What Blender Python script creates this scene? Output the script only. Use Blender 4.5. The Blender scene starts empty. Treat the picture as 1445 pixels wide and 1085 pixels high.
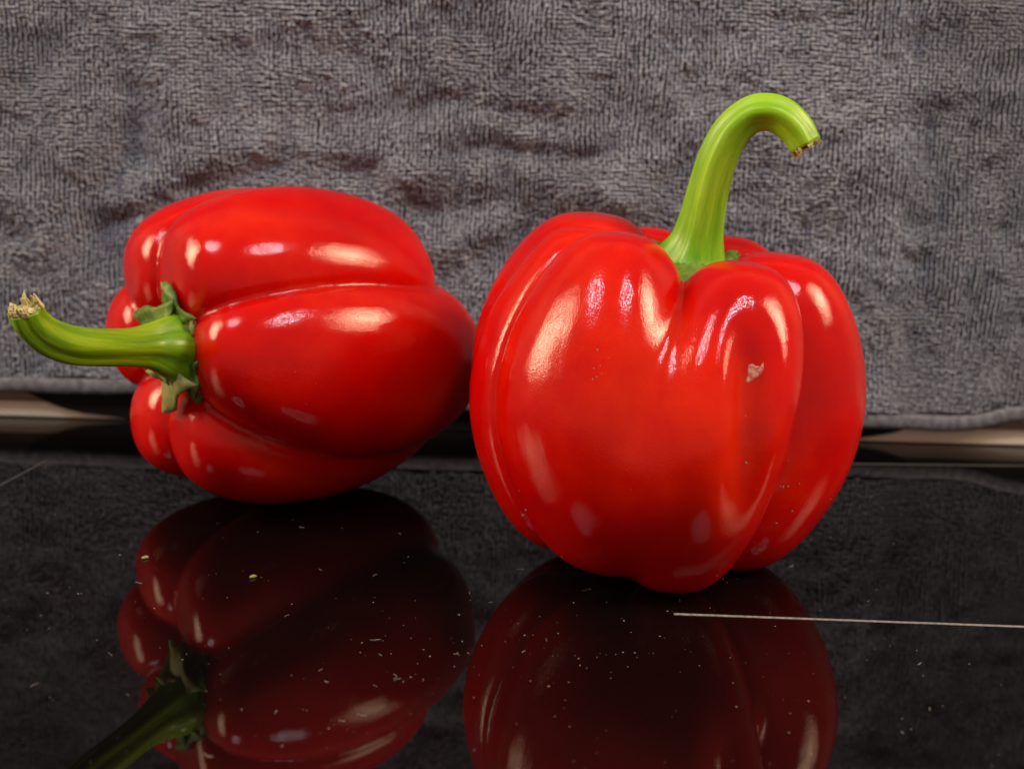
import bpy, bmesh, math, random
import numpy as np
from mathutils import Vector, Matrix, noise
from mathutils.bvhtree import BVHTree

random.seed(7)
rng = np.random.default_rng(7)
S = bpy.context.scene
COL = S.collection
R = math.radians

# ------------------------------------------------------------------ camera
W, H_PX, F_PX = 1445.0, 1085.0, 2100.0
PITCH, ROLL, CAM_H = R(14.0), R(1.6), 0.130
f0 = Vector((0, math.cos(PITCH), -math.sin(PITCH)))
u0 = Vector((0, math.sin(PITCH), math.cos(PITCH)))
x0 = Vector((1, 0, 0))
cu = u0 * math.cos(ROLL) - x0 * math.sin(ROLL)
cr = x0 * math.cos(ROLL) + u0 * math.sin(ROLL)
CAM = Vector((0, 0, CAM_H))
cam_d = bpy.data.cameras.new('camera')
cam = bpy.data.objects.new('camera', cam_d)
COL.objects.link(cam)
cam.matrix_world = Matrix(((cr.x, cu.x, -f0.x, CAM.x), (cr.y, cu.y, -f0.y, CAM.y), (cr.z, cu.z, -f0.z, CAM.z), (0, 0, 0, 1)))
cam_d.sensor_width = 36
cam_d.lens = 36 * F_PX / W
cam_d.clip_start = 0.01
cam_d.clip_end = 50
cam_d.dof.use_dof = True
cam_d.dof.focus_distance = 0.335
cam_d.dof.aperture_fstop = 15
S.camera = cam


def ray(px, py):
    return (f0 + cr * ((px - W / 2) / F_PX) + cu * (-(py - H_PX / 2) / F_PX)).normalized()


def on_z(px, py, z=0.0):
    d = ray(px, py)
    return CAM + d * ((z - CAM.z) / d.z)


def on_y(px, py, y):
    d = ray(px, py)
    return CAM + d * ((y - CAM.y) / d.y)


# ------------------------------------------------------------------ world, lamps, exposure
world = bpy.data.worlds.new('World')
S.world = world
world.use_nodes = True
bg = world.node_tree.nodes['Background']
bg.inputs['Color'].default_value = (1.0, 0.62, 0.47, 1)
bg.inputs['Strength'].default_value = 0.34
S.view_settings.view_transform = 'Standard'
S.view_settings.look = 'None'
S.view_settings.exposure = 0.10
S.view_settings.gamma = 1
TGT = Vector((0.0, 0.36, 0.05))


def lamp(name, az, el, dist, sx, sy, power, color):
    """az: degrees to the right of straight behind the camera, el: height angle, seen from the peppers"""
    d = bpy.data.lights.new(name, 'AREA')
    d.shape = 'RECTANGLE'
    d.size, d.size_y = sx, sy
    d.energy, d.color = power, color
    o = bpy.data.objects.new(name, d)
    COL.objects.link(o)
    v = Vector((math.sin(R(az)) * math.cos(R(el)), -math.cos(R(az)) * math.cos(R(el)), math.sin(R(el))))
    o.location = TGT + v * dist
    o.rotation_euler = (-v).to_track_quat('-Z', 'Y').to_euler()
    return o


WARM, COOL = (1.0, 0.72, 0.45), (0.88, 0.93, 1.0)
lamp('warm_lamp', -82, 27, 1.5, 0.24, 0.70, 17, WARM)
lamp('cool_lamp', -54, 55, 1.5, 0.12, 0.12, 5.0, COOL)
lamp('cool_lamp', 30, 57, 1.5, 0.12, 0.12, 5.2, COOL)
lamp('warm_lamp', 72, 37, 1.5, 0.36, 0.50, 17.5, WARM)


# ------------------------------------------------------------------ helpers
def tag(o, label=None, cat=None, group=None, kind=None):
    for k, v in (('label', label), ('category', cat), ('group', group), ('kind', kind)):
        if v:
            o[k] = v
    return o


def empty(name, loc, label, cat, group=None):
    o = bpy.data.objects.new(name, None)
    o.empty_display_size = 0.01
    COL.objects.link(o)
    o.location = loc
    return tag(o, label, cat, group)


def link(name, me, mat=None, parent=None, smooth=True):
    o = bpy.data.objects.new(name, me)
    COL.objects.link(o)
    if mat:
        me.materials.append(mat)
    if smooth:
        me.polygons.foreach_set('use_smooth', [True] * len(me.polygons))
    if parent:
        o.parent = parent
        w = Vector((0, 0, 0))
        p = parent
        while p:
            w += p.location
            p = p.parent
        o.location = -w            # meshes are written in world coordinates
    return o


def mesh(name, verts, faces):
    me = bpy.data.meshes.new(name)
    me.from_pydata([tuple(v) for v in verts], [], faces)
    me.update()
    return me


def np_mesh(name, verts, quads):
    """fast mesh from an Nx3 array and an Mx4 (or Mx3) index array"""
    verts = np.asarray(verts, np.float32)
    quads = np.asarray(quads, np.int32)
    n = quads.shape[1]
    me = bpy.data.meshes.new(name)
    me.vertices.add(len(verts))
    me.vertices.foreach_set('co', verts.ravel())
    me.loops.add(quads.size)
    me.loops.foreach_set('vertex_index', quads.ravel())
    me.polygons.add(len(quads))
    me.polygons.foreach_set('loop_start', np.arange(0, quads.size, n, dtype=np.int32))
    me.update(calc_edges=True)
    me.validate()
    return me


def spline(keys, n):
    """Catmull-Rom through a list of equal-length tuples, n samples"""
    k = np.asarray(keys, float)
    p = np.vstack([2 * k[0] - k[1], k, 2 * k[-1] - k[-2]])
    out = []
    m = len(k) - 1
    for t in np.linspace(0, m - 1e-9, n):
        i = int(t)
        f = t - i
        a, b, c, d = p[i], p[i + 1], p[i + 2], p[i + 3]
        out.append(0.5 * (2 * b + (c - a) * f + (2 * a - 5 * b + 4 * c - d) * f * f + (3 * b - 3 * c + d - a) * f ** 3))
    return np.array(out)


# ------------------------------------------------------------------ materials
def new_mat(name):
    m = bpy.data.materials.new(name)
    m.use_nodes = True
    nt = m.node_tree
    return m, nt, nt.nodes['Principled BSDF']


def nd(nt, kind, **kw):
    n = nt.nodes.new(kind)
    for k, v in kw.items():
        if k in n.inputs:
            n.inputs[k].default_value = v
        else:
            setattr(n, k, v)
    return n


def ramp(nt, src, stops):
    r = nt.nodes.new('ShaderNodeValToRGB')
    e = r.color_ramp.elements
    e[0].position, e[0].color = stops[0][0], (*stops[0][1], 1)
    e[1].position, e[1].color = stops[-1][0], (*stops[-1][1], 1)
    for p, c in stops[1:-1]:
        x = e.new(p)
        x.color = (*c, 1)
    nt.links.new(src, r.inputs[0])
    return r


def skin_material():
    m, nt, b = new_mat('pepper_skin')
    L = nt.links.new
    tc = nd(nt, 'ShaderNodeTexCoord')
    n1 = nd(nt, 'ShaderNodeTexNoise', Scale=28.0, Detail=8.0, Roughness=0.62)
    L(tc.outputs['Object'], n1.inputs['Vector'])
    r1 = ramp(nt, n1.outputs['Fac'], [(0.32, (0.42, 0.0004, 0.0016)), (0.50, (0.54, 0.0020, 0.0006)), (0.70, (0.66, 0.0170, 0.0003))])
    L(r1.outputs['Color'], b.inputs['Base Color'])
    fine = nd(nt, 'ShaderNodeTexVoronoi', Scale=2600.0)
    L(tc.outputs['Object'], fine.inputs['Vector'])
    mid = nd(nt, 'ShaderNodeTexNoise', Scale=160.0, Detail=2.0)
    L(tc.outputs['Object'], mid.inputs['Vector'])
    b1 = nd(nt, 'ShaderNodeBump', Strength=0.16, Distance=0.0002)
    L(fine.outputs['Distance'], b1.inputs['Height'])
    b2 = nd(nt, 'ShaderNodeBump', Strength=0.12, Distance=0.0006)
    L(mid.outputs['Fac'], b2.inputs['Height'])
    L(b1.outputs['Normal'], b2.inputs['Normal'])
    L(b2.outputs['Normal'], b.inputs['Normal'])
    rg = nd(nt, 'ShaderNodeTexNoise', Scale=75.0, Detail=4.0, Roughness=0.65)
    L(tc.outputs['Object'], rg.inputs['Vector'])
    rr = nd(nt, 'ShaderNodeMapRange')
    rr.inputs['From Min'].default_value, rr.inputs['From Max'].default_value = 0.35, 0.72
    rr.inputs['To Min'].default_value, rr.inputs['To Max'].default_value = 0.08, 0.19
    L(rg.outputs['Fac'], rr.inputs['Value'])
    L(rr.outputs['Result'], b.inputs['Roughness'])
    b.inputs['IOR'].default_value = 1.45
    b.inputs['Subsurface Weight'].default_value = 0.85
    b.inputs['Subsurface Radius'].default_value = (1.0, 0.10, 0.04)
    b.inputs['Subsurface Scale'].default_value = 0.016
    return m


def stem_material(name, dark, mid, light, base, tip, streak=16.0):
    m, nt, b = new_mat(name)
    L = nt.links.new
    uv = nd(nt, 'ShaderNodeUVMap')
    mp = nd(nt, 'ShaderNodeMapping')
    mp.inputs['Scale'].default_value = (streak, 2.2, 1)
    L(uv.outputs['UV'], mp.inputs['Vector'])
    n = nd(nt, 'ShaderNodeTexNoise', Scale=1.0, Detail=4.0, Roughness=0.6, Distortion=0.4)
    L(mp.outputs['Vector'], n.inputs['Vector'])
    r = ramp(nt, n.outputs['Fac'], [(0.30, dark), (0.5, mid), (0.72, light)])
    sep = nd(nt, 'ShaderNodeSeparateXYZ')
    L(uv.outputs['UV'], sep.inputs['Vector'])
    g = ramp(nt, sep.outputs['Y'], [(0.12, base), (0.62, tip)])
    mx = nd(nt, 'ShaderNodeMix', data_type='RGBA', blend_type='MULTIPLY')
    mx.inputs['Factor'].default_value = 1.0
    L(r.outputs['Color'], mx.inputs['A'])
    L(g.outputs['Color'], mx.inputs['B'])
    fk = nd(nt, 'ShaderNodeTexNoise', Scale=520.0, Detail=3.0, Roughness=0.7)
    tcs = nd(nt, 'ShaderNodeTexCoord')
    L(tcs.outputs['Object'], fk.inputs['Vector'])
    fr = ramp(nt, fk.outputs['Fac'], [(0.66, (0, 0, 0)), (0.74, (0.55, 0.55, 0.55))])
    mx2 = nd(nt, 'ShaderNodeMix', data_type='RGBA')
    L(fr.outputs['Color'], mx2.inputs['Factor'])
    L(mx.outputs['Result'], mx2.inputs['A'])
    mx2.inputs['B'].default_value = (0.30, 0.24, 0.07, 1)
    L(mx2.outputs['Result'], b.inputs['Base Color'])
    bm = nd(nt, 'ShaderNodeBump', Strength=0.35, Distance=0.0006)
    L(n.outputs['Fac'], bm.inputs['Height'])
    L(bm.outputs['Normal'], b.inputs['Normal'])
    b.inputs['Roughness'].default_value = 0.36
    b.inputs['Subsurface Weight'].default_value = 0.12
    b.inputs['Subsurface Radius'].default_value = (0.5, 0.9, 0.1)
    b.inputs['Subsurface Scale'].default_value = 0.002
    return m


def noisy_material(name, c1, c2, scale, rough, bump=0.0, bump_d=0.0005, spec=0.5):
    m, nt, b = new_mat(name)
    L = nt.links.new
    tc = nd(nt, 'ShaderNodeTexCoord')
    n = nd(nt, 'ShaderNodeTexNoise', Scale=scale, Detail=5.0, Roughness=0.6)
    L(tc.outputs['Object'], n.inputs['Vector'])
    r = ramp(nt, n.outputs['Fac'], [(0.35, c1), (0.65, c2)])
    L(r.outputs['Color'], b.inputs['Base Color'])
    b.inputs['Roughness'].default_value = rough
    b.inputs['Specular IOR Level'].default_value = spec
    if bump:
        bm = nd(nt, 'ShaderNodeBump', Strength=bump, Distance=bump_d)
        L(n.outputs['Fac'], bm.inputs['Height'])
        L(bm.outputs['Normal'], b.inputs['Normal'])
    return m


SKIN = skin_material()
STEM_A = stem_material('stem_green', (0.13, 0.33, 0.003), (0.20, 0.42, 0.004), (0.30, 0.52, 0.02), (0.60, 0.95, 1.0), (1.18, 1.18, 1.6))
STEM_B = stem_material('stem_olive', (0.07, 0.19, 0.002), (0.13, 0.28, 0.002), (0.24, 0.38, 0.010), (0.60, 0.92, 1.0), (1.20, 1.15, 1.4))
SEPAL = noisy_material('sepal_green', (0.045, 0.11, 0.008), (0.15, 0.25, 0.03), 260, 0.5, 0.4, 0.0006)
SEPAL_DRY = noisy_material('sepal_dry', (0.16, 0.24, 0.05), (0.40, 0.36, 0.14), 220, 0.6, 0.4, 0.0006)
FIBRE = noisy_material('cut_fibre', (0.34, 0.30, 0.10), (0.66, 0.60, 0.34), 900, 0.8, 0.6, 0.0006)
TERRY = noisy_material('terry_yarn', (0.290, 0.328, 0.408), (0.385, 0.432, 0.525), 90, 0.95, spec=0.15)
TERRY.node_tree.nodes['Principled BSDF'].inputs['Sheen Weight'].default_value = 0.15
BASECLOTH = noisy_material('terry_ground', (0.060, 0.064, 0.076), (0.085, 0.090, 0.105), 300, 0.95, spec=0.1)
HEM = noisy_material('hem_weave', (0.10, 0.108, 0.13), (0.19, 0.20, 0.24), 500, 0.9, 0.5, 0.0005, spec=0.15)
CREAM = noisy_material('cream_strip', (0.86, 0.84, 0.70), (0.92, 0.90, 0.78), 60, 0.55, 0.1)
TAN = noisy_material('tan_wall', (0.34, 0.31, 0.25), (0.40, 0.36, 0.29), 40, 0.7, 0.1)
BLACK = noisy_material('black_panel', (0.004, 0.0035, 0.0035), (0.008, 0.006, 0.006), 80, 0.6, spec=0.2)
PRINT = noisy_material('white_print', (0.15, 0.145, 0.14), (0.32, 0.31, 0.30), 900, 0.5)
PRINT_DIM = noisy_material('grey_print', (0.05, 0.05, 0.05), (0.09, 0.09, 0.09), 900, 0.5)
DUST = noisy_material('dust', (0.12, 0.10, 0.095), (0.36, 0.31, 0.29), 300, 0.9)
CRUMB = noisy_material('crumb', (0.22, 0.24, 0.05), (0.36, 0.36, 0.12), 900, 0.8)
PALE = noisy_material('scar_tissue', (0.46, 0.035, 0.025), (0.66, 0.34, 0.26), 1100, 0.6, 0.6, 0.0005)


def glass_material():
    m, nt, b = new_mat('black_ceramic_glass')
    L = nt.links.new
    tc = nd(nt, 'ShaderNodeTexCoord')
    n = nd(nt, 'ShaderNodeTexNoise', Scale=22.0, Detail=6.0, Roughness=0.65)
    L(tc.outputs['Object'], n.inputs['Vector'])
    r = ramp(nt, n.outputs['Fac'], [(0.4, (0.012, 0.012, 0.012)), (0.62, (0.03, 0.03, 0.03)), (0.72, (0.10, 0.10, 0.10))])
    L(r.outputs['Color'], b.inputs['Roughness'])
    b.inputs['Base Color'].default_value = (0.0022, 0.0020, 0.0022, 1)
    b.inputs['IOR'].default_value = 1.39
    return m


GLASS = glass_material()

# ------------------------------------------------------------------ setting: wall, cream strip, hob
A = on_z(0, 588)
B = on_z(1445, 630)
e = (B - A)
e.z = 0
e.normalize()
nrm = Vector((-e.y, e.x, 0))            # away from the camera


def along(s, back, z):
    return A + e * s + nrm * back + Vector((0, 0, z))


def box_strip(s0, s1, b0, b1, z0, z1, bev=0.0):
    bm = bmesh.new()
    vs = [bm.verts.new(along(s, b, z)) for z in (z0, z1) for s, b in ((s0, b0), (s1, b0), (s1, b1), (s0, b1))]
    for q in ((0, 3, 2, 1), (4, 5, 6, 7), (0, 1, 5, 4), (1, 2, 6, 5), (2, 3, 7, 6), (3, 0, 4, 7)):
        bm.faces.new([vs[i] for i in q])
    bmesh.ops.recalc_face_normals(bm, faces=bm.faces)
    if bev:
        bmesh.ops.bevel(bm, geom=bm.edges[:], offset=bev, segments=2, profile=0.5, affect='EDGES')
    me = bpy.data.meshes.new('strip')
    bm.to_mesh(me)
    bm.free()
    return me


STRIP_H = 0.0052
wall = link('wall', box_strip(-0.35, 0.70, 0.004, 0.02, -0.004, 0.40), TAN, smooth=False)
tag(wall, 'tan kitchen wall just showing below the grey towel behind the hob', 'wall', kind='structure')
strip = link('worktop_strip', box_strip(-0.35, 0.70, 0.0, 0.0037, 0.0002, STRIP_H, 0.0006), CREAM, smooth=False)
tag(strip, 'narrow cream strip running along the back edge of the black hob', 'strip')

hob = empty('ceramic_hob', (0, 0.3, 0), 'glossy black glass ceramic hob that both red peppers rest on, mirroring them', 'hob')
bm = bmesh.new()
hx, hy0, hy1 = 0.42, 0.12, None
pts = [Vector((-hx, hy0, 0)), Vector((hx, hy0, 0)), along(0.66, 0.003, 0), along(-0.30, 0.003, 0)]
bot = [bm.verts.new((p.x, p.y, -0.004)) for p in pts]
top = [bm.verts.new((p.x, p.y, 0)) for p in pts]
bm.faces.new(bot[::-1])
bm.faces.new(top)
for i in range(4):
    j = (i + 1) % 4
    bm.faces.new((bot[i], bot[j], top[j], top[i]))
me = bpy.data.meshes.new('glass_top')
bm.to_mesh(me)
bm.free()
link('glass_top', me, GLASS, hob, smooth=False)


def printed_line(p0, p1, width, mat):
    a, b = on_z(*p0), on_z(*p1)
    d = (b - a).normalized()
    s = Vector((-d.y, d.x, 0)) * width / 2
    z0, z1 = 0.00005, 0.00012
    v = [(*(q).xy, z) for z in (z0, z1) for q in (a - s, b - s, b + s, a + s)]
    me = mesh('printed_line', v, [(4, 5, 6, 7), (0, 1, 5, 4), (1, 2, 6, 5), (2, 3, 7, 6), (3, 0, 4, 7)])
    return link('printed_line', me, mat, hob, smooth=False)


printed_line((951, 866.5), (1600, 890), 0.0010, PRINT)
printed_line((1150, 654.2), (1600, 659), 0.0009, PRINT_DIM)
printed_line((-30, 701), (66, 650), 0.0007, PRINT_DIM)

# black panel on edge between towel and wall: rounded lower corners
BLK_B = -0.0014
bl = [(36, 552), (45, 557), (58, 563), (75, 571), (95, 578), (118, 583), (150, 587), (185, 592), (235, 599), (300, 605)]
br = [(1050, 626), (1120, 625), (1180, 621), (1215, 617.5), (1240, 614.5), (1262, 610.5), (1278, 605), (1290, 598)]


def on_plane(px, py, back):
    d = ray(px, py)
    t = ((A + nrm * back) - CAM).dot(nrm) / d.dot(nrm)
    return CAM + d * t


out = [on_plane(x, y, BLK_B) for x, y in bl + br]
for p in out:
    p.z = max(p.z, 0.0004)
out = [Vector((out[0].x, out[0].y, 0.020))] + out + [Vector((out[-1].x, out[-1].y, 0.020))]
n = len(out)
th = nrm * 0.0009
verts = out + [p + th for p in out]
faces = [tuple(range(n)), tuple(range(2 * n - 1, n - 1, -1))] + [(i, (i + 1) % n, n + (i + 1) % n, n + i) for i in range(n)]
panel = link('rounded_panel', mesh('rounded_panel', verts, faces), BLACK, smooth=False)
tag(panel, 'matt black panel with rounded lower corners standing upright behind the grey towel', 'panel')

# ------------------------------------------------------------------ towel
TOW_B = -0.0035            # mean distance of the towel ground cloth in front of the strip
towel = empty('towel', along(0.16, TOW_B, 0.006), 'dark grey terry towel hanging as a backdrop behind the two red peppers', 'towel')
hem_px = [(-260, 549), (-120, 551), (0, 552.5), (100, 554), (210, 557), (420, 570), (660, 580), (900, 592), (1100, 600), (1218, 604),
          (1280, 605.5), (1340, 606.5), (1370, 605), (1395, 600.5), (1420, 595.5), (1450, 593), (1560, 594), (1750, 600)]
hp = [on_plane(x, y, TOW_B) for x, y in hem_px]
hem_s = np.array([(p - A).dot(e) for p in hp])
hem_z = np.array([p.z for p in hp])


def hem_at(s):
    return np.interp(s, hem_s, hem_z)


def to_sz(px, py):
    p = on_plane(px, py, TOW_B)
    return (p - A).dot(e), p.z


# folds: (polyline in picture pixels turned into cloth positions, half width m, height m)
FOLDS_PX = [
    ([(190, 90), (180, 180), (150, 300), (130, 420)], 0.007, -0.0030),
    ([(110, 60), (90, 200), (60, 330)], 0.010, 0.0022),
    ([(250, 40), (255, 150), (240, 260)], 0.010, 0.0026),
    ([(150, 290), (260, 230), (380, 205), (440, 190)], 0.005, 0.0030),
    ([(150, 320), (270, 262), (390, 232)], 0.004, -0.0028),
    ([(470, 170), (540, 150), (590, 165)], 0.005, -0.0030),
    ([(600, 140), (700, 158), (790, 175)], 0.0035, -0.0032),
    ([(620, 190), (700, 180), (800, 200)], 0.0045, 0.0028),
    ([(640, 215), (720, 208), (810, 222), (860, 215)], 0.003, -0.0034),
    ([(560, 250), (660, 240), (780, 250), (880, 270)], 0.005, 0.0030),
    ([(490, 240), (520, 245)], 0.004, -0.0034),
    ([(590, 290), (640, 300), (700, 290), (780, 300)], 0.0045, -0.0032),
    ([(620, 345), (720, 300), (830, 275), (900, 285)], 0.005, 0.0030),
    ([(630, 390), (690, 360), (740, 330)], 0.004, -0.0028),
    ([(770, 40), (790, 130), (830, 200), (880, 240)], 0.008, 0.0028),
    ([(820, 30), (860, 130), (900, 190)], 0.006, -0.0026),
    ([(1225, 60), (1240, 250), (1245, 420), (1250, 560)], 0.010, 0.0034),
    ([(1290, 80), (1300, 250), (1300, 420), (1310, 560)], 0.008, -0.0036),
    ([(1390, 150), (1400, 300), (1395, 520)], 0.012, 0.0022),
    ([(1150, 30), (1290, 60), (1430, 70)], 0.008, -0.0026),
    ([(1300, 130), (1380, 95), (1445, 60)], 0.006, 0.0022),
    ([(0, 240), (60, 290), (110, 380), (100, 480)], 0.008, 0.0024),
    ([(20, 330), (60, 420), (40, 520)], 0.006, -0.0022),
]
FOLDS = [([to_sz(*p) for p in pl], w, h) for pl, w, h in FOLDS_PX]

_perm = rng.random((64, 64, 8))


def vnoise(x, y, ch=0):
    """smooth periodic value noise on arrays"""
    xi = np.floor(x).astype(int)
    yi = np.floor(y).astype(int)
    fx = x - xi
    fy = y - yi
    fx = fx * fx * (3 - 2 * fx)
    fy = fy * fy * (3 - 2 * fy)
    g = _perm[:, :, ch]
    a = g[xi % 64, yi % 64]
    b = g[(xi + 1) % 64, yi % 64]
    c = g[xi % 64, (yi + 1) % 64]
    d = g[(xi + 1) % 64, (yi + 1) % 64]
    return (a * (1 - fx) + b * fx) * (1 - fy) + (c * (1 - fx) + d * fx) * fy - 0.5


def cloth_h(s, z):
    """towel relief: metres towards the camera"""
    h = 0.0050 * vnoise(s * 26, z * 13, 0) + 0.0022 * vnoise(s * 40 + 3, z * 44, 6) + 0.0026 * vnoise(s * 60 + 7, z * 70, 1) + 0.0016 * vnoise(s * 150, z * 170, 2)
    h = h + 0.0009 * vnoise(s * 330, z * 360, 3)
    for pl, w, a in FOLDS:
        best = np.full(np.shape(s), 1e9)
        for (s0, z0), (s1, z1) in zip(pl[:-1], pl[1:]):
            dx, dz = s1 - s0, z1 - z0
            t = np.clip(((s - s0) * dx + (z - z0) * dz) / (dx * dx + dz * dz), 0, 1)
            d2 = (s - s0 - t * dx) ** 2 + (z - z0 - t * dz) ** 2
            best = np.minimum(best, d2)
        jag = 1 + 0.5 * vnoise(s * 200, z * 200, 4)
        h = h + 0.55 * a * np.exp(-best / (1.4 * w * w) * jag)
    k = np.clip((z - hem_at(s)) / 0.05, 0.0, 1)
    return h * (0.25 + 0.75 * k)


def tow_pt(s, z, extra=0.0):
    b = TOW_B - cloth_h(s, z) - extra
    return np.stack([A.x + e.x * s + nrm.x * b, A.y + e.y * s + nrm.y * b, z], -1)


S0, S1, ZT = -0.06, 0.38, 0.255
# ground cloth, a closed slab 2 mm thick
ns, nz = 180, 120
sg = np.linspace(S0, S1, ns)
tt = np.linspace(0, 1, nz)
SG, TG = np.meshgrid(sg, tt)
ZB = hem_at(SG) + 0.001
ZG = ZB + (ZT - ZB) * TG
front = tow_pt(SG, ZG).reshape(-1, 3)
back = tow_pt(SG, ZG, -0.001).reshape(-1, 3)
idx = np.arange(ns * nz).reshape(nz, ns)
q = np.stack([idx[:-1, :-1], idx[:-1, 1:], idx[1:, 1:], idx[1:, :-1]], -1).reshape(-1, 4)
N = ns * nz
per = np.concatenate([idx[0, :], idx[1:, -1], idx[-1, -2::-1], idx[-2:0:-1, 0]])
pn = np.roll(per, -1)
sides = np.stack([per, per + N, pn + N, pn], -1)
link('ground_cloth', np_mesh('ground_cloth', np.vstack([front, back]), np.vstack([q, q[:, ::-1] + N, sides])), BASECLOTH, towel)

# terry loops
PX, PZ = 0.00134, 0.00116
gs = np.arange(S0 + 0.001, S1 - 0.001, PX)
gz = np.arange(0.0, ZT - 0.004, PZ)
LS, LZ = np.meshgrid(gs, gz)
LS = LS.ravel()
LZ = LZ.ravel()
LS = LS + 0.0016 * vnoise(LS * 60, LZ * 60, 5) + 0.0008 * vnoise(LS * 160, LZ * 160, 1) + rng.normal(0, 0.00012, LS.shape)
LZ = LZ + 0.0014 * vnoise(LS * 80, LZ * 80, 6) + rng.normal(0, 0.00012, LZ.shape)
keep = LZ > hem_at(LS) + 0.0052
LS, LZ = LS[keep], LZ[keep]
M = len(LS)
eps = 0.0006
P0 = tow_pt(LS, LZ)
Pu = (tow_pt(LS + eps, LZ) - P0)
Pv = (tow_pt(LS, LZ + eps) - P0)
Pu /= np.linalg.norm(Pu, axis=1, keepdims=True)
Pv /= np.linalg.norm(Pv, axis=1, keepdims=True)
Pn = np.cross(Pu, Pv)
Pn /= np.linalg.norm(Pn, axis=1, keepdims=True)
# comb angle: loops run sideways in some patches and up and down in others
ang = (vnoise(LS * 45 + 3, LZ * 55, 7) * 2.0) + rng.normal(0, 0.30, M)
horiz = vnoise(LS * 55, LZ * 75 + 5, 3) + 0.45 * (rng.random(M) - 0.5) > -0.05
ang = np.where(horiz, ang * 0.35, ang * 0.35 + math.pi / 2)
T = Pu * np.cos(ang)[:, None] + Pv * np.sin(ang)[:, None]
lean = Pv * (-0.25 + rng.normal(0, 0.22, M))[:, None] + Pu * rng.normal(0, 0.22, M)[:, None]
ht = 0.00095 * (1 + rng.normal(0, 0.18, M))
half = 0.00046 * (1 + rng.normal(0, 0.15, M))
rad = 0.00047 * (1 + rng.normal(0, 0.12, M))
# towel shade right and left, put into the pile: thinner loops bare dark ground
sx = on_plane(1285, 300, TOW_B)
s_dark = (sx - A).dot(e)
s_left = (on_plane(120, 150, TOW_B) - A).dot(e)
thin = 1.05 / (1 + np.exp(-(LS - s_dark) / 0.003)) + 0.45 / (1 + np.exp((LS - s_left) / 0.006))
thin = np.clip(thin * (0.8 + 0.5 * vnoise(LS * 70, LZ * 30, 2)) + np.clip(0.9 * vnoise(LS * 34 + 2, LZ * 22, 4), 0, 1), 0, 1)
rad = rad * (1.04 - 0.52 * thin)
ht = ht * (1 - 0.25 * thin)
ring = []
segs = 4
NS = 3
for i in range(segs + 1):
    a = math.pi * i / segs
    c = P0 + T * (-math.cos(a) * half)[:, None] + (Pn + lean * 0.6) * (math.sin(a) * ht)[:, None] - Pn * 0.0002
    tang = T * math.sin(a) + Pn * math.cos(a)
    tang /= np.linalg.norm(tang, axis=1, keepdims=True)
    b1 = np.cross(tang, np.cross(Pn, T))
    b1 /= np.linalg.norm(b1, axis=1, keepdims=True)
    b2 = np.cross(tang, b1)
    for k in range(NS):
        ph = 2 * math.pi * k / NS + 0.4
        ring.append(c + (b1 * math.cos(ph) + b2 * math.sin(ph)) * rad[:, None])
V = np.stack(ring, 1)                       # M x 24 x 3
nv = V.shape[1]
qq = []
for i in range(segs):
    for k in range(NS):
        k2 = (k + 1) % NS
        qq.append((i * NS + k, i * NS + k2, i * NS + NS + k2, i * NS + NS + k))
qq = np.array(qq)
Q = (np.arange(M) * nv)[:, None, None] + qq[None]
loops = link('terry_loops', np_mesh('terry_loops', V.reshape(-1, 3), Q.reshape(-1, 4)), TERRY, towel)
tag(loops, kind='stuff')

# woven hem band below the loops: a flattened roll with slanting ribs
nsh, nph = 420, 12
hv = []
for i, s in enumerate(np.linspace(S0, S1, nsh)):
    zc = float(hem_at(s)) + 0.0024
    for k in range(nph):
        a = 2 * math.pi * k / nph
        rib = 1 + 0.22 * math.sin(s * 1500 + a * 2.2) + 0.06 * float(vnoise(np.array(s * 260), np.array(a), 2))
        b = TOW_B - 0.0003 - 0.0010 * math.cos(a) * rib
        hv.append(tuple(along(s, b, zc + 0.0024 * math.sin(a) * (1 + 0.05 * rib) + 0.0008 * float(vnoise(np.array(s * 90), np.array(1.0), 1)) - A.z)))
hf = [(i * nph + k, i * nph + (k + 1) % nph, (i + 1) * nph + (k + 1) % nph, (i + 1) * nph + k) for i in range(nsh - 1) for k in range(nph)]
hf += [tuple(range(nph))[::-1], tuple((nsh - 1) * nph + k for k in range(nph))]
link('hem', mesh('hem', hv, hf), HEM, towel)


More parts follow.
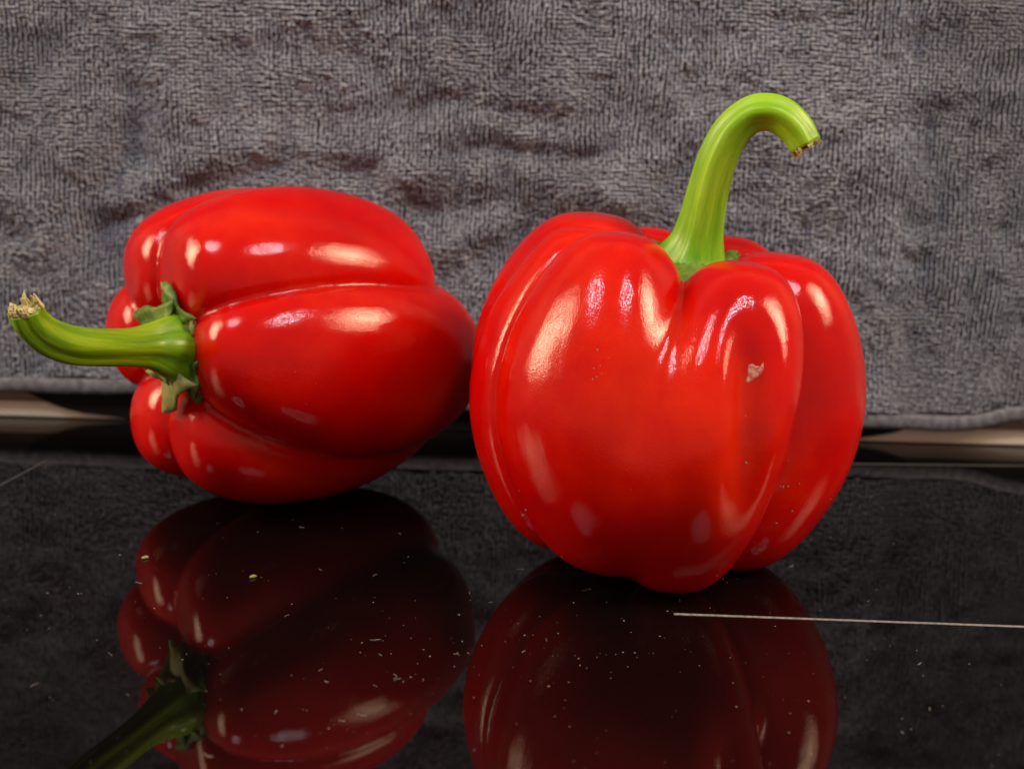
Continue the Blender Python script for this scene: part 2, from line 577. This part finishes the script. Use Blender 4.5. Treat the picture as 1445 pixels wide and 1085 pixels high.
# ------------------------------------------------------------------ peppers
def lobe_mesh(bm, lb, rot):
    """one lobe: a stack of ellipses. keys: z0,z1 ends; c, rt, rn as (bottom, middle, top); phi as (bottom, middle, top) degrees; cm"""
    z0, z1 = lb['z']
    nr, na = 40, 40
    p = lb.get('p', 2.5)
    qq_ = 2.0 / lb.get('q', 2.0)
    sq = lambda v, e_: math.copysign(abs(v) ** e_, v)
    rings = []

    K = {k: spline([(v,) for v in lb[k]], 201)[:, 0] for k in ('c', 'rt', 'rn', 'phi')}
    quad = lambda k, u: K[k][int(round(u * 200))]
    for i in range(nr + 1):
        w = -math.cos(math.pi * i / nr)            # -1..1
        u = (w + 1) / 2
        z = z0 + (z1 - z0) * u
        prof = max(0.0, 1 - abs(w) ** p) ** (1 / p)
        c, rt, rn, ph = quad('c', u), quad('rt', u), quad('rn', u), math.radians(quad('phi', u))
        d = Vector((math.cos(ph), math.sin(ph), 0))
        t = Vector((-math.sin(ph), math.cos(ph), 0))
        ctr = d * c + Vector((0, 0, z))
        if i in (0, nr):
            rings.append([bm.verts.new(ctr)])
        else:
            rings.append([bm.verts.new(ctr + (d * rn * sq(math.cos(2 * math.pi * k / na), qq_) + t * rt * sq(math.sin(2 * math.pi * k / na), qq_)) * prof) for k in range(na)])
    for i in range(nr):
        a, b = rings[i], rings[i + 1]
        for k in range(na):
            k2 = (k + 1) % na
            if len(a) == 1:
                bm.faces.new((a[0], b[k2], b[k]))
            elif len(b) == 1:
                bm.faces.new((a[k], a[k2], b[0]))
            else:
                bm.faces.new((a[k], a[k2], b[k2], b[k]))


def pepper_body(lobes, core, M4, voxel=0.055, smooth=20, dents=(), soften=(), deepen=2.8):
    bm = bmesh.new()
    for lb in lobes:
        lobe_mesh(bm, lb, None)
    lobe_mesh(bm, core, None)
    me = bpy.data.meshes.new('raw')
    bm.to_mesh(me)
    bm.free()
    o = bpy.data.objects.new('raw', me)
    COL.objects.link(o)
    md = o.modifiers.new('r', 'REMESH')
    md.mode = 'VOXEL'
    md.voxel_size = voxel
    md = o.modifiers.new('s', 'SMOOTH')
    md.factor = 0.5
    md.iterations = smooth
    dg = bpy.context.evaluated_depsgraph_get()
    m2 = bpy.data.meshes.new_from_object(o.evaluated_get(dg))
    bpy.data.objects.remove(o)
    m2.name = 'body'
    nv = len(m2.vertices)
    co = np.empty(nv * 3, np.float32)
    m2.vertices.foreach_get('co', co)
    co = co.reshape(-1, 3).astype(float)
    # gentle uneven skin and dents (cm)
    for (c, r, dvec) in dents:
        d = (co - np.array(c)) / np.array(r)
        k = np.exp(-(d ** 2).sum(1))
        co += k[:, None] * np.array(dvec)
    # deepen the creases: push concave skin further in
    ed = np.empty(len(m2.edges) * 2, np.int32)
    m2.edges.foreach_get('vertices', ed)
    ed = ed.reshape(-1, 2)
    i_ = np.concatenate([ed[:, 0], ed[:, 1]])
    j_ = np.concatenate([ed[:, 1], ed[:, 0]])
    deg = np.maximum(np.bincount(i_, minlength=nv), 1)[:, None]
    no = np.empty(nv * 3, np.float32)
    m2.vertex_normals.foreach_get('vector', no)
    no = no.reshape(-1, 3)

    def relax(v, n_it, f=0.5):
        for _ in range(n_it):
            av = np.stack([np.bincount(i_, v[j_, a], minlength=nv) for a in range(v.shape[1])], 1) / deg
            v = v * (1 - f) + av * f
        return v
    d_ = ((relax(co, 36) - co) * no).sum(1)
    d_ = relax(np.clip(d_, 0, None)[:, None], 4)[:, 0]
    co = co - no * np.minimum(d_ * deepen, 0.22)[:, None]
    co = relax(co, 3)
    # soften creases locally (centre, radii in cm, passes)
    if soften:
        for c, r, passes in soften:
            w_ = np.exp(-((((co - np.array(c)) / np.array(r)) ** 2).sum(1)) ** 2)[:, None] * 0.7
            sel = w_[:, 0] > 0.002
            es = sel[i_]
            ii, jj = i_[es], j_[es]
            for _ in range(passes):
                av = np.stack([np.bincount(ii, co[jj, a], minlength=nv) for a in range(3)], 1) / deg
                co = np.where(sel[:, None], co * (1 - w_) + av * w_, co)
    m = np.array(M4)
    co = co @ m[:3, :3].T + m[:3, 3]
    lift = -0.0001 - co[:, 2].min()          # rests on the glass
    co[:, 2] += lift
    m2.vertices.foreach_set('co', co.astype(np.float32).ravel())
    m2.update()
    return m2


def frame(origin, ax, x_hint, scale=0.01):
    z = ax.normalized()
    x = (x_hint - z * x_hint.dot(z)).normalized()
    y = z.cross(x)
    return Matrix(((x.x * scale, y.x * scale, z.x * scale, origin.x), (x.y * scale, y.y * scale, z.y * scale, origin.y), (x.z * scale, y.z * scale, z.z * scale, origin.z), (0, 0, 0, 1)))


def sweep(name, keys, n, ridges, mat, parent, amp=0.09, twist=0.6, na=30, cap=True, seed=0):
    """keys: (x,y,z,r) in world metres; ridged cross-section, with UVs along"""
    pts = spline(keys, n)
    verts, faces = [], []
    prev = None
    r_ = random.Random(seed)
    phs = [r_.uniform(-0.25, 0.25) for _ in range(8)]
    for i in range(n):
        p = Vector(pts[i][:3])
        t = Vector(pts[min(i + 1, n - 1)][:3]) - Vector(pts[max(i - 1, 0)][:3])
        t.normalize()
        if prev is None:
            a = t.orthogonal().normalized()
        else:
            a = (prev - t * prev.dot(t)).normalized()
        prev = a
        b = t.cross(a)
        v = i / (n - 1)
        for k in range(na):
            th = 2 * math.pi * k / na
            rr = 1 + amp * math.cos(ridges * th + twist * v * 3) + 0.03 * math.sin(2 * th + phs[0] * 9 + v * 4) + 0.015 * math.sin(9 * th + 5 * v)
            rr *= 1 + 0.02 * math.sin(v * 17 + phs[1] * 10)
            verts.append(p + (a * math.cos(th) + b * math.sin(th)) * pts[i][3] * rr)
    for i in range(n - 1):
        for k in range(na):
            k2 = (k + 1) % na
            faces.append((i * na + k, i * na + k2, (i + 1) * na + k2, (i + 1) * na + k))
    if cap:
        faces.append(tuple(range(na))[::-1])
        faces.append(tuple((n - 1) * na + k for k in range(na)))
    me = mesh(name, verts, faces)
    uv = me.uv_layers.new(name='UVMap')
    for poly in me.polygons:
        for li in poly.loop_indices:
            vi = me.loops[li].vertex_index
            k = vi % na
            u = k / na
            if len(poly.vertices) == 4 and k == 0 and max(v % na for v in poly.vertices) == na - 1:
                u = 1.0
            uv.data[li].uv = (u, (vi // na) / n * 1.6)
    o = link(name, me, mat, parent)
    return o, pts


def cut_end(parent, centre, axis, r, seed, long=0.0, fibres=40, fat=1.4):
    """ragged fibrous stump: a rough disc and torn fibres standing out of it"""
    r_ = random.Random(seed)
    ax = axis.normalized()
    a = ax.orthogonal().normalized()
    b = ax.cross(a)
    verts, faces = [], []
    rings, na = 5, 18
    for i in range(rings):
        for k in range(na):
            th = 2 * math.pi * k / na
            rr = r * (1 - i / rings)
            verts.append(centre + (a * math.cos(th) + b * math.sin(th)) * rr * (1 + r_.uniform(-.06, .06)) + ax * (r * (0.02 + 0.10 * i / rings) + r_.uniform(-.08, .14) * r))
    for i in range(rings - 1):
        for k in range(na):
            k2 = (k + 1) % na
            faces.append((i * na + k, i * na + k2, (i + 1) * na + k2, (i + 1) * na + k))
    faces.append(tuple((rings - 1) * na + k for k in range(na)))
    for _ in range(fibres):
        th = r_.uniform(0, 2 * math.pi)
        rr = r * math.sqrt(r_.uniform(0.5, 1.0))
        p = centre + (a * math.cos(th) + b * math.sin(th)) * rr * 0.95 - ax * 0.0003
        l = r * r_.uniform(0.15, 0.55) + long * r_.random() ** 2
        w = r * r_.uniform(0.06, 0.16) * fat
        d = (ax + (a * math.cos(th) + b * math.sin(th)) * r_.uniform(-.1, .45) + Vector((r_.uniform(-.2, .2), r_.uniform(-.2, .2), r_.uniform(-.2, .2)))).normalized()
        s1 = d.orthogonal().normalized()
        s2 = d.cross(s1)
        base = len(verts)
        for h, ww in ((0, 1.0), (0.6, 0.8), (1.0, 0.22)):
            bend = Vector((r_.uniform(-1, 1), r_.uniform(-1, 1), r_.uniform(-1, 1))) * l * 0.12 * h
            for k in range(4):
                q = 2 * math.pi * k / 4
                verts.append(p + d * l * h + bend + (s1 * math.cos(q) + s2 * math.sin(q)) * w * ww)
        for h in range(2):
            for k in range(4):
                k2 = (k + 1) % 4
                faces.append((base + h * 4 + k, base + h * 4 + k2, base + h * 4 + 4 + k2, base + h * 4 + 4 + k))
        faces.append(tuple(base + 8 + k for k in range(4)))
    return link('cut_end', mesh('cut_end', verts, faces), FIBRE, parent, smooth=False)


def sepal(parent, base, tip, side, up, width, curl, mat, seed, th=0.0006):
    """leafy flap from base to tip: grid with thickness, waved margin"""
    r_ = random.Random(seed)
    nu, nv_ = 10, 9
    d = tip - base
    L_ = d.length
    up = (up - d.normalized() * up.dot(d.normalized())).normalized()
    sd = d.normalized().cross(up)
    tops = []
    for i in range(nu):
        u = i / (nu - 1)
        wv = width * ((1 - u) ** 0.75) * (1 - 0.15 * math.sin(u * 6)) + 0.0004
        for j in range(nv_):
            v = j / (nv_ - 1) * 2 - 1
            p = base + d * u + sd * wv * v + up * (curl * L_ * (math.sin(u * math.pi * 0.8)) - 0.25 * wv * v * v)
            p += up * 0.0005 * math.sin(7 * u + 4 * v + seed) + sd * 0.0003 * math.sin(11 * u + seed)
            p += Vector((r_.uniform(-1, 1), r_.uniform(-1, 1), r_.uniform(-1, 1))) * 0.00012
            tops.append(p)
    n_ = len(tops)
    verts = tops + [p - up * th for p in tops]
    faces = []
    for i in range(nu - 1):
        for j in range(nv_ - 1):
            a_, b_, c_, d_ = i * nv_ + j, i * nv_ + j + 1, (i + 1) * nv_ + j + 1, (i + 1) * nv_ + j
            faces += [(a_, b_, c_, d_), (n_ + d_, n_ + c_, n_ + b_, n_ + a_)]
    rim = [j for j in range(nv_)] + [i * nv_ + nv_ - 1 for i in range(1, nu)] + [(nu - 1) * nv_ + j for j in range(nv_ - 2, -1, -1)] + [i * nv_ for i in range(nu - 2, 0, -1)]
    for k in range(len(rim)):
        a_, b_ = rim[k], rim[(k + 1) % len(rim)]
        faces.append((a_, n_ + a_, n_ + b_, b_))
    me = mesh('sepal', verts, faces)
    me.validate()
    o = link('sepal', me, mat, parent)
    return o


#PEPPERS
def L(phi, z, c, rt, rn=None, p=2.5, q=2.0):
    tri = lambda k: k if isinstance(k, (tuple, list)) else (k, k, k)
    return dict(phi=tri(phi), z=z, c=tri(c), rt=tri(rt), rn=tri(rn if rn is not None else rt), p=p, q=q)


# --- right pepper, standing; phi 0 = right, -90 = towards the camera; keys run from the base to the shoulder
right_o = Vector((0.0356, 0.350, 0.0))
pep_r = empty('bell_pepper', right_o, 'upright red bell pepper standing on its lobes, tall green stem hooked over to the right', 'bell pepper', 'red bell peppers on the hob')
MR = frame(right_o, Vector((0.06, 0.02, 1)), Vector((1, 0, 0)))
lob_r = [
    L((-120, -128, -134), (0.25, 8.15), (2.3, 2.95, 2.4), (1.9, 2.35, 1.6), (1.9, 2.15, 1.6), p=3.0, q=2.3),     # front left
    L((-85, -82, -64), (0.0, 7.8), (2.2, 3.0, 2.5), (1.55, 1.88, 1.5), (1.6, 2.05, 1.6), p=3.0, q=2.5),            # front right
    L((-102, -102, -101), (0.25, 6.9), (2.3, 2.65, 2.15), (2.3, 2.7, 1.9), (1.8, 2.30, 1.75), p=2.4),               # joins the two front lobes
    L((-16, -6, -2), (0.1, 7.8), (1.9, 2.5, 2.3), (1.65, 1.9, 1.7), (1.8, 2.2, 1.8), p=3.0, q=2.2),              # right
    L((45, 48, 52), (0.3, 7.9), (1.6, 2.7, 2.2), (1.7, 2.1, 1.8)),                                               # back right
    L((100, 102, 105), (0.4, 7.9), (1.6, 2.7, 2.2), (1.6, 2.0, 1.6)),                                            # back
    L((160, 160, 155), (0.3, 8.25), (1.8, 2.8, 2.35), (1.8, 2.2, 2.0), p=2.9),                                   # back left
    L((-164, -174, 178), (0.25, 8.0), (2.3, 2.9, 2.4), (1.7, 1.8, 1.5), (1.8, 1.95, 1.5), p=2.8, q=2.2),         # left
]
for lb in lob_r[-1:]:
    lb['phi'] = (-164, -174, -182)
core_r = L(0, (0.8, 6.3), 0.0, (2.4, 3.4, 2.3))
body_r = pepper_body(lob_r, core_r, MR, soften=(((-0.55, -5.0, 3.2), (1.7, 3.0, 3.0), 160), ((-0.5, -4.2, 6.1), (1.1, 1.7, 1.0), 70)))
link('body', body_r, SKIN, pep_r)

# --- left pepper, lying on its side, stem towards the left and the camera
PSI = R(35)
ax_l = Vector((-math.cos(PSI), -math.sin(PSI), 0.0))
base_l = Vector((-0.0262, 0.4170, 0.0400))
pep_l = empty('bell_pepper', Vector((-0.05, 0.385, 0)), 'red bell pepper lying on its side, green stem pointing left', 'bell pepper', 'red bell peppers on the hob')
ML = frame(base_l, ax_l, Vector((math.sin(PSI), -math.cos(PSI), 0)))
lob_l = [
    L((50, 60, 64), (0.95, 7.95), (1.9, 2.35, 2.2), (2.0, 2.2, 1.9), (2.0, 2.05, 1.85), p=3.7, q=2.35),
    L((-18, -5, 8), (-0.30, 7.85), (1.8, 2.3, 2.3), (2.2, 2.5, 1.7), (2.0, 2.1, 1.8), p=3.4, q=2.3),
    L((-86, -72, -54), (-0.2, 8.0), (1.8, 2.4, 2.3), (1.9, 2.1, 1.8), (1.9, 2.0, 1.8), p=3.1, q=2.2),
    L((-125, -120, -116), (0.4, 8.15), (1.3, 2.2, 2.4), (1.7, 2.0, 1.8), p=3.0),
    L((180, 180, 180), (0.2, 8.3), (1.4, 2.2, 2.3), (1.8, 2.2, 1.9), p=2.9),
    L((116, 117, 118), (0.2, 8.2), (1.4, 2.08, 2.2), (1.8, 2.1, 1.85), p=3.0),
]
core_l = L(0, (0.8, 6.6), 0.0, (2.0, 2.9, 2.4))
body_l = pepper_body(lob_l, core_l, ML, soften=(((4.0, -2.4, 1.6), (2.6, 1.8, 2.4), 90),))
link('body', body_l, SKIN, pep_l)


def bvh_of(me):
    return BVHTree.FromPolygons([v.co.copy() for v in me.vertices], [tuple(p.vertices) for p in me.polygons])


def hit(bvh, px, py):
    p, nrm_, _, _ = bvh.ray_cast(CAM, ray(px, py))
    return p, nrm_


def dent(me, bvh, px, py, up, side_r, up_r, depth):
    """press a soft oval hollow into the skin"""
    p, nn = hit(bvh, px, py)
    upv = (up - nn * up.dot(nn)).normalized()
    sv = nn.cross(upv)
    co = np.empty(len(me.vertices) * 3, np.float32)
    me.vertices.foreach_get('co', co)
    co = co.reshape(-1, 3)
    d = co - np.array(p)
    k = np.exp(-((d @ np.array(sv)) / side_r) ** 2 - ((d @ np.array(upv)) / up_r) ** 2 - ((d @ np.array(nn)) / 0.012) ** 2)
    co = co - k[:, None] * np.array(nn) * depth
    me.vertices.foreach_set('co', co.astype(np.float32).ravel())
    me.update()


UP = Vector((0, 0, 1))
bvh_r = bvh_of(body_r)
bvh_l = bvh_of(body_l)
for px, py, a_, b_, dep in ((1066, 520, 0.0046, 0.0105, 0.0030), (1060, 640, 0.0042, 0.0135, 0.0032), (1048, 590, 0.0050, 0.020, 0.0008), (905, 640, 0.010, 0.018, 0.0012), (790, 560, 0.010, 0.020, 0.0006)):
    dent(body_r, bvh_r, px, py, UP, a_, b_, dep)
bvh_r = bvh_of(body_r)
bvh_l = bvh_of(body_l)


def on_depth(px, py, y):
    return on_y(px, py, y)


def px_r(y, px):
    return px * (y / math.cos(PITCH)) / F_PX


# stem of the standing pepper
yk = 0.357
ks = [(976, 385, 0.357, 62), (977, 366, 0.357, 52), (984, 340, 0.356, 37.5), (991, 308, 0.355, 31), (1001, 265, 0.354, 27.5), (1015, 220, 0.353, 26.5),
      (1036, 183, 0.352, 26), (1065, 161, 0.351, 25), (1097, 162, 0.350, 24), (1122, 182, 0.349, 23), (1137, 207, 0.348, 21)]
keys = [(*on_y(x, y, d), px_r(d, r)) for x, y, d, r in ks]
stem_r, sp = sweep('stem', keys, 60, 5, STEM_A, pep_r, seed=3)
cut_end(stem_r, Vector(sp[-1][:3]), Vector(sp[-1][:3]) - Vector(sp[-3][:3]), sp[-1][3] * 0.95, 5, fibres=36)

# stem of the lying pepper
ks = [(280, 496, 0.368, 64), (266, 494, 0.364, 60), (250, 491, 0.360, 52), (232, 489, 0.356, 41), (208, 488, 0.352, 31), (180, 490, 0.346, 26.5), (140, 490, 0.338, 25.5), (100, 487, 0.331, 26),
      (66, 475, 0.326, 26), (44, 456, 0.323, 25), (36, 438, 0.322, 24)]
keys = [(*on_y(x, y, d), px_r(d, r)) for x, y, d, r in ks]
stem_l, sp = sweep('stem', keys, 60, 5, STEM_B, pep_l, seed=8)
cut_end(stem_l, Vector(sp[-1][:3]), Vector(sp[-1][:3]) - Vector(sp[-3][:3]), sp[-1][3] * 0.95, 9, long=0.0022, fibres=34, fat=1.7)


# ------------------------------------------------------------------ calyx and sepals
def calyx(parent, centre, axis, r, dome, seed, mat):
    ax = axis.normalized()
    a = ax.orthogonal().normalized()
    b = ax.cross(a)
    r_ = random.Random(seed)
    ph = r_.uniform(0, 6)
    nr, na = 9, 60
    top = []
    for i in range(1, nr + 1):
        t = i / nr
        for k in range(na):
            th = 2 * math.pi * k / na
            wav = 1 + t * (0.10 * math.cos(5 * th + ph) + 0.05 * math.cos(11 * th + ph * 2) + 0.03 * math.cos(23 * th))
            h = dome * (1 - t ** 1.6) + (0.0007 * t ** 4) * math.cos(7 * th + ph) + 0.0002 * math.cos(15 * th)
            top.append(centre + (a * math.cos(th) + b * math.sin(th)) * r * t * wav + ax * h)
    n_ = len(top)
    verts = top + [p - ax * 0.0010 for p in top]
    faces = [tuple(range(na)), tuple(range(n_ + na - 1, n_ - 1, -1))]
    for i in range(nr - 1):
        for k in range(na):
            k2 = (k + 1) % na
            q = (i * na + k, (i + 1) * na + k, (i + 1) * na + k2, i * na + k2)
            faces.append(q)
            faces.append(tuple(n_ + x for x in q[::-1]))
    o_ = (nr - 1) * na
    for k in range(na):
        k2 = (k + 1) % na
        faces.append((o_ + k, n_ + o_ + k, n_ + o_ + k2, o_ + k2))
    me = mesh('calyx', verts, faces)
    return link('calyx', me, mat, parent)


axr = Vector((0.06, 0.02, 1)).normalized()
cal_r = calyx(pep_r, on_y(974, 389, 0.3520), axr, 0.0108, 0.0042, 4, SEPAL)
cal_l = calyx(pep_l, on_y(266, 495, 0.3630), ax_l, 0.0128, 0.0036, 9, SEPAL)


def skin_pt(bvh, px, py, lift, fallback):
    p, nn = hit(bvh, px, py)
    if p is None:
        return on_y(px, py, fallback)
    return p + nn * lift


# (base px, tip px, half width m, curl, material)
for i, (b0, b1, yb, yt, w_, cu_, mt) in enumerate((
        ((250, 462), (240, 397), 0.3580, 0.3570, 0.0062, 0.10, SEPAL),
        ((238, 452), (203, 438), 0.3560, 0.3580, 0.0042, 0.12, SEPAL),
        ((246, 518), (238, 582), 0.3550, 0.3500, 0.0075, 0.12, SEPAL_DRY),
        ((262, 515), (283, 557), 0.3560, 0.3530, 0.0055, 0.12, SEPAL),
        ((232, 520), (208, 520), 0.3550, 0.3530, 0.0035, 0.12, SEPAL_DRY),
        ((258, 462), (277, 452), 0.3570, 0.3560, 0.0055, 0.10, SEPAL_DRY))):
    base = on_y(b0[0], b0[1], yb)
    tip = on_y(b1[0], b1[1], 0.3600) if i in (2, 4) else skin_pt(bvh_l, b1[0], b1[1], 0.0012, yt)
    sepal(cal_l, base, tip, None, ax_l, w_, cu_, mt, 20 + i)
for i, (b0, b1, yb, yt, w_, cu_, mt) in enumerate((
        ((945, 362), (908, 338), 0.354, 0.3600, 0.0040, 0.10, SEPAL),
        ((1012, 366), (1041, 361), 0.353, 0.3600, 0.0036, 0.12, SEPAL),
        ((1035, 366), (1068, 361), 0.362, 0.3640, 0.0024, 0.12, SEPAL))):
    sepal(cal_r, on_y(b0[0], b0[1], yb), on_y(b1[0], b1[1], yt), None, axr, w_, cu_, mt, 40 + i)

# ------------------------------------------------------------------ scar and specks on the skin
out = [(1054, 513), (1061, 511), (1067, 515), (1074, 515), (1080, 509), (1080.5, 519), (1077, 527), (1070, 534), (1063, 538), (1055, 543), (1050, 541), (1053, 528)]
sv, sf = [], []
cx_, cy_ = 1065, 524
for ring_, lift in ((1.0, 0.00001), (0.82, 0.00018), (0.45, 0.00006)):
    for x, y in out:
        p, nn = hit(bvh_r, cx_ + (x - cx_) * ring_ * 0.82, cy_ + (y - cy_) * ring_ * 0.82)
        sv.append(p + nn * (lift + random.uniform(0, 0.0001)))
p, nn = hit(bvh_r, cx_, cy_)
sv.append(p + nn * 0.00005)
n_ = len(out)
for k in range(n_):
    k2 = (k + 1) % n_
    sf += [(k, n_ + k, n_ + k2, k2), (n_ + k, 2 * n_ + k, 2 * n_ + k2, n_ + k2), (2 * n_ + k, 3 * n_, 2 * n_ + k2)]
scar = link('scar', mesh('scar', sv, sf), PALE, pep_r)
tag(scar, 'pale torn scar in the hollow of the skin')


def flakes(items, seed):
    """items: (point, normal, length, width): small irregular bits, 5-sided and tented"""
    r_ = random.Random(seed)
    v, f = [], []
    for p, nn, l, w in items:
        t = Vector((r_.uniform(-1, 1), r_.uniform(-1, 1), r_.uniform(-1, 1)))
        t = (t - nn * t.dot(nn)).normalized()
        b = nn.cross(t)
        base = len(v)
        k = 5
        for i in range(k):
            th = 2 * math.pi * i / k + r_.uniform(-.3, .3)
            v.append(p + t * math.cos(th) * l * r_.uniform(.7, 1.2) + b * math.sin(th) * w * r_.uniform(.7, 1.2) + nn * 0.00002)
        v.append(p + nn * (w * 0.6 + 0.00004))
        for i in range(k):
            f.append((base + i, base + (i + 1) % k, base + k))
        f.append(tuple(base + i for i in range(k))[::-1])
    return v, f


def specks(bvh, parent, pts):
    items = []
    for x, y, sz in pts:
        p, nn = hit(bvh, x, y)
        if p is not None:
            items.append((p, nn, sz * 0.0001, sz * 0.00006))
    o = link('specks', mesh('specks', *flakes(items, 5)), DUST, parent, smooth=False)
    tag(o, kind='stuff')


specks(bvh_r, pep_r, [(854, 450, 1.5), (843, 493, 2), (843, 494, 3), (838, 520, 2), (836, 535, 2), (842, 532, 2.4), (849, 527, 1.6), (847, 516, 1.4), (858, 505, 1.3),
                      (1052, 587, 2), (1053, 653, 4), (1101, 686, 2), (1105, 687, 4), (1112, 686, 3), (1128, 683, 2.6), (1118, 721, 3), (1172, 704, 2.6), (733, 692, 2), (738, 726, 3.2),
                      (742, 719, 2.6), (743, 720, 2), (736, 728, 2), (793, 785, 3.4), (1012, 812, 2.2), (1064, 764, 2), (1096, 738, 2.4), (1112, 650, 2), (774, 393, 1.6), (1150, 433, 1.4), (890, 690, 1.2)])
specks(bvh_l, pep_l, [(417, 525, 1.6), (446, 542, 2), (432, 570, 1.3), (459, 682, 2), (509, 556, 1.3), (510, 503, 1.2), (590, 405, 1.8), (605, 398, 1.2), (640, 567, 1.6)])

# ------------------------------------------------------------------ dust, lint and crumbs on the glass
items = []
for _ in range(420):
    x, y = random.uniform(-150, 1600), random.uniform(650, 1180) if random.random() < 0.85 else random.uniform(600, 1300)
    sz = random.choice((0.6, 0.7, 0.8, 0.9, 1.0, 1.3, 1.7)) * (1 if random.random() < 0.93 else 1.7)
    items.append((on_z(x, y), UP, sz * 0.00011, sz * 0.00007))
for cx0, cy0, n_c, sp_ in ((780, 900, 14, 40), (640, 930, 18, 60), (560, 880, 14, 50), (820, 990, 10, 60), (905, 905, 14, 50), (1080, 960, 12, 60), (1200, 760, 12, 50), (80, 830, 10, 50), (1330, 960, 8, 60), (470, 1010, 8, 40)):
    for _ in range(n_c):
        sz = random.choice((0.7, 0.9, 1.1, 1.4, 1.9))
        items.append((on_z(random.gauss(cx0, sp_), random.gauss(cy0, sp_ * .6)), UP, sz * 0.00014, sz * 0.00009))
dv, df = flakes(items, 11)


def lint(px, py, n_seg, step, r):
    """a short curled fibre lying on the glass"""
    p = on_z(px, py, 0.00012)
    th = random.uniform(0, 6.28)
    base = len(dv)
    for i in range(n_seg + 1):
        t = Vector((math.cos(th), math.sin(th), 0))
        sd = Vector((-t.y, t.x, 0))
        for q in (sd, UP, -sd, -UP):
            dv.append(p + q * r)
        p = p + t * step
        th += random.uniform(-.7, .7)
    for i in range(n_seg):
        for k in range(4):
            k2 = (k + 1) % 4
            df.append((base + i * 4 + k, base + i * 4 + k2, base + i * 4 + 4 + k2, base + i * 4 + 4 + k))


for px, py in [(648, 868), (455, 944), (505, 1007), (539, 925), (555, 957), (570, 960), (640, 922), (487, 1017), (608, 693), (662, 835), (690, 850), (1112, 800), (1118, 795), (1228, 700), (1090, 780), (70, 885)] + [(random.uniform(0, 1445), random.uniform(720, 1085)) for _ in range(30)]:
    lint(px, py, random.randint(3, 7), random.uniform(0.00018, 0.0004), random.uniform(0.00004, 0.00007))
dust = link('dust', mesh('dust', dv, df), DUST, smooth=False)
tag(dust, 'pale dust specks and lint scattered over the glossy black hob', 'dust', kind='stuff')

for px, py, l, lab in ((357, 815, 0.0007, 'pale green crumb on the black glass in front of the lying pepper'), (205, 788, 0.0007, 'tiny yellow green crumb on the black glass left of the lying pepper')):
    bm = bmesh.new()
    bmesh.ops.create_icosphere(bm, subdivisions=2, radius=1.0)
    c_ = on_z(px, py)
    rot = random.uniform(0.3, 0.9)
    for v in bm.verts:
        q = v.co * (1 + 0.35 * noise.noise(v.co * 1.7 + Vector((px, 0, 0))))
        q = Vector((q.x * l * 1.4, q.y * l * 0.7, q.z * l * 0.5))
        v.co = Vector((q.x * math.cos(rot) - q.y * math.sin(rot), q.x * math.sin(rot) + q.y * math.cos(rot), q.z)) + Vector((c_.x, c_.y, l * 0.48))
    me = bpy.data.meshes.new('crumb')
    bm.to_mesh(me)
    bm.free()
    o = link('crumb', me, CRUMB)
    tag(o, lab, 'crumb', 'green crumbs on the hob')
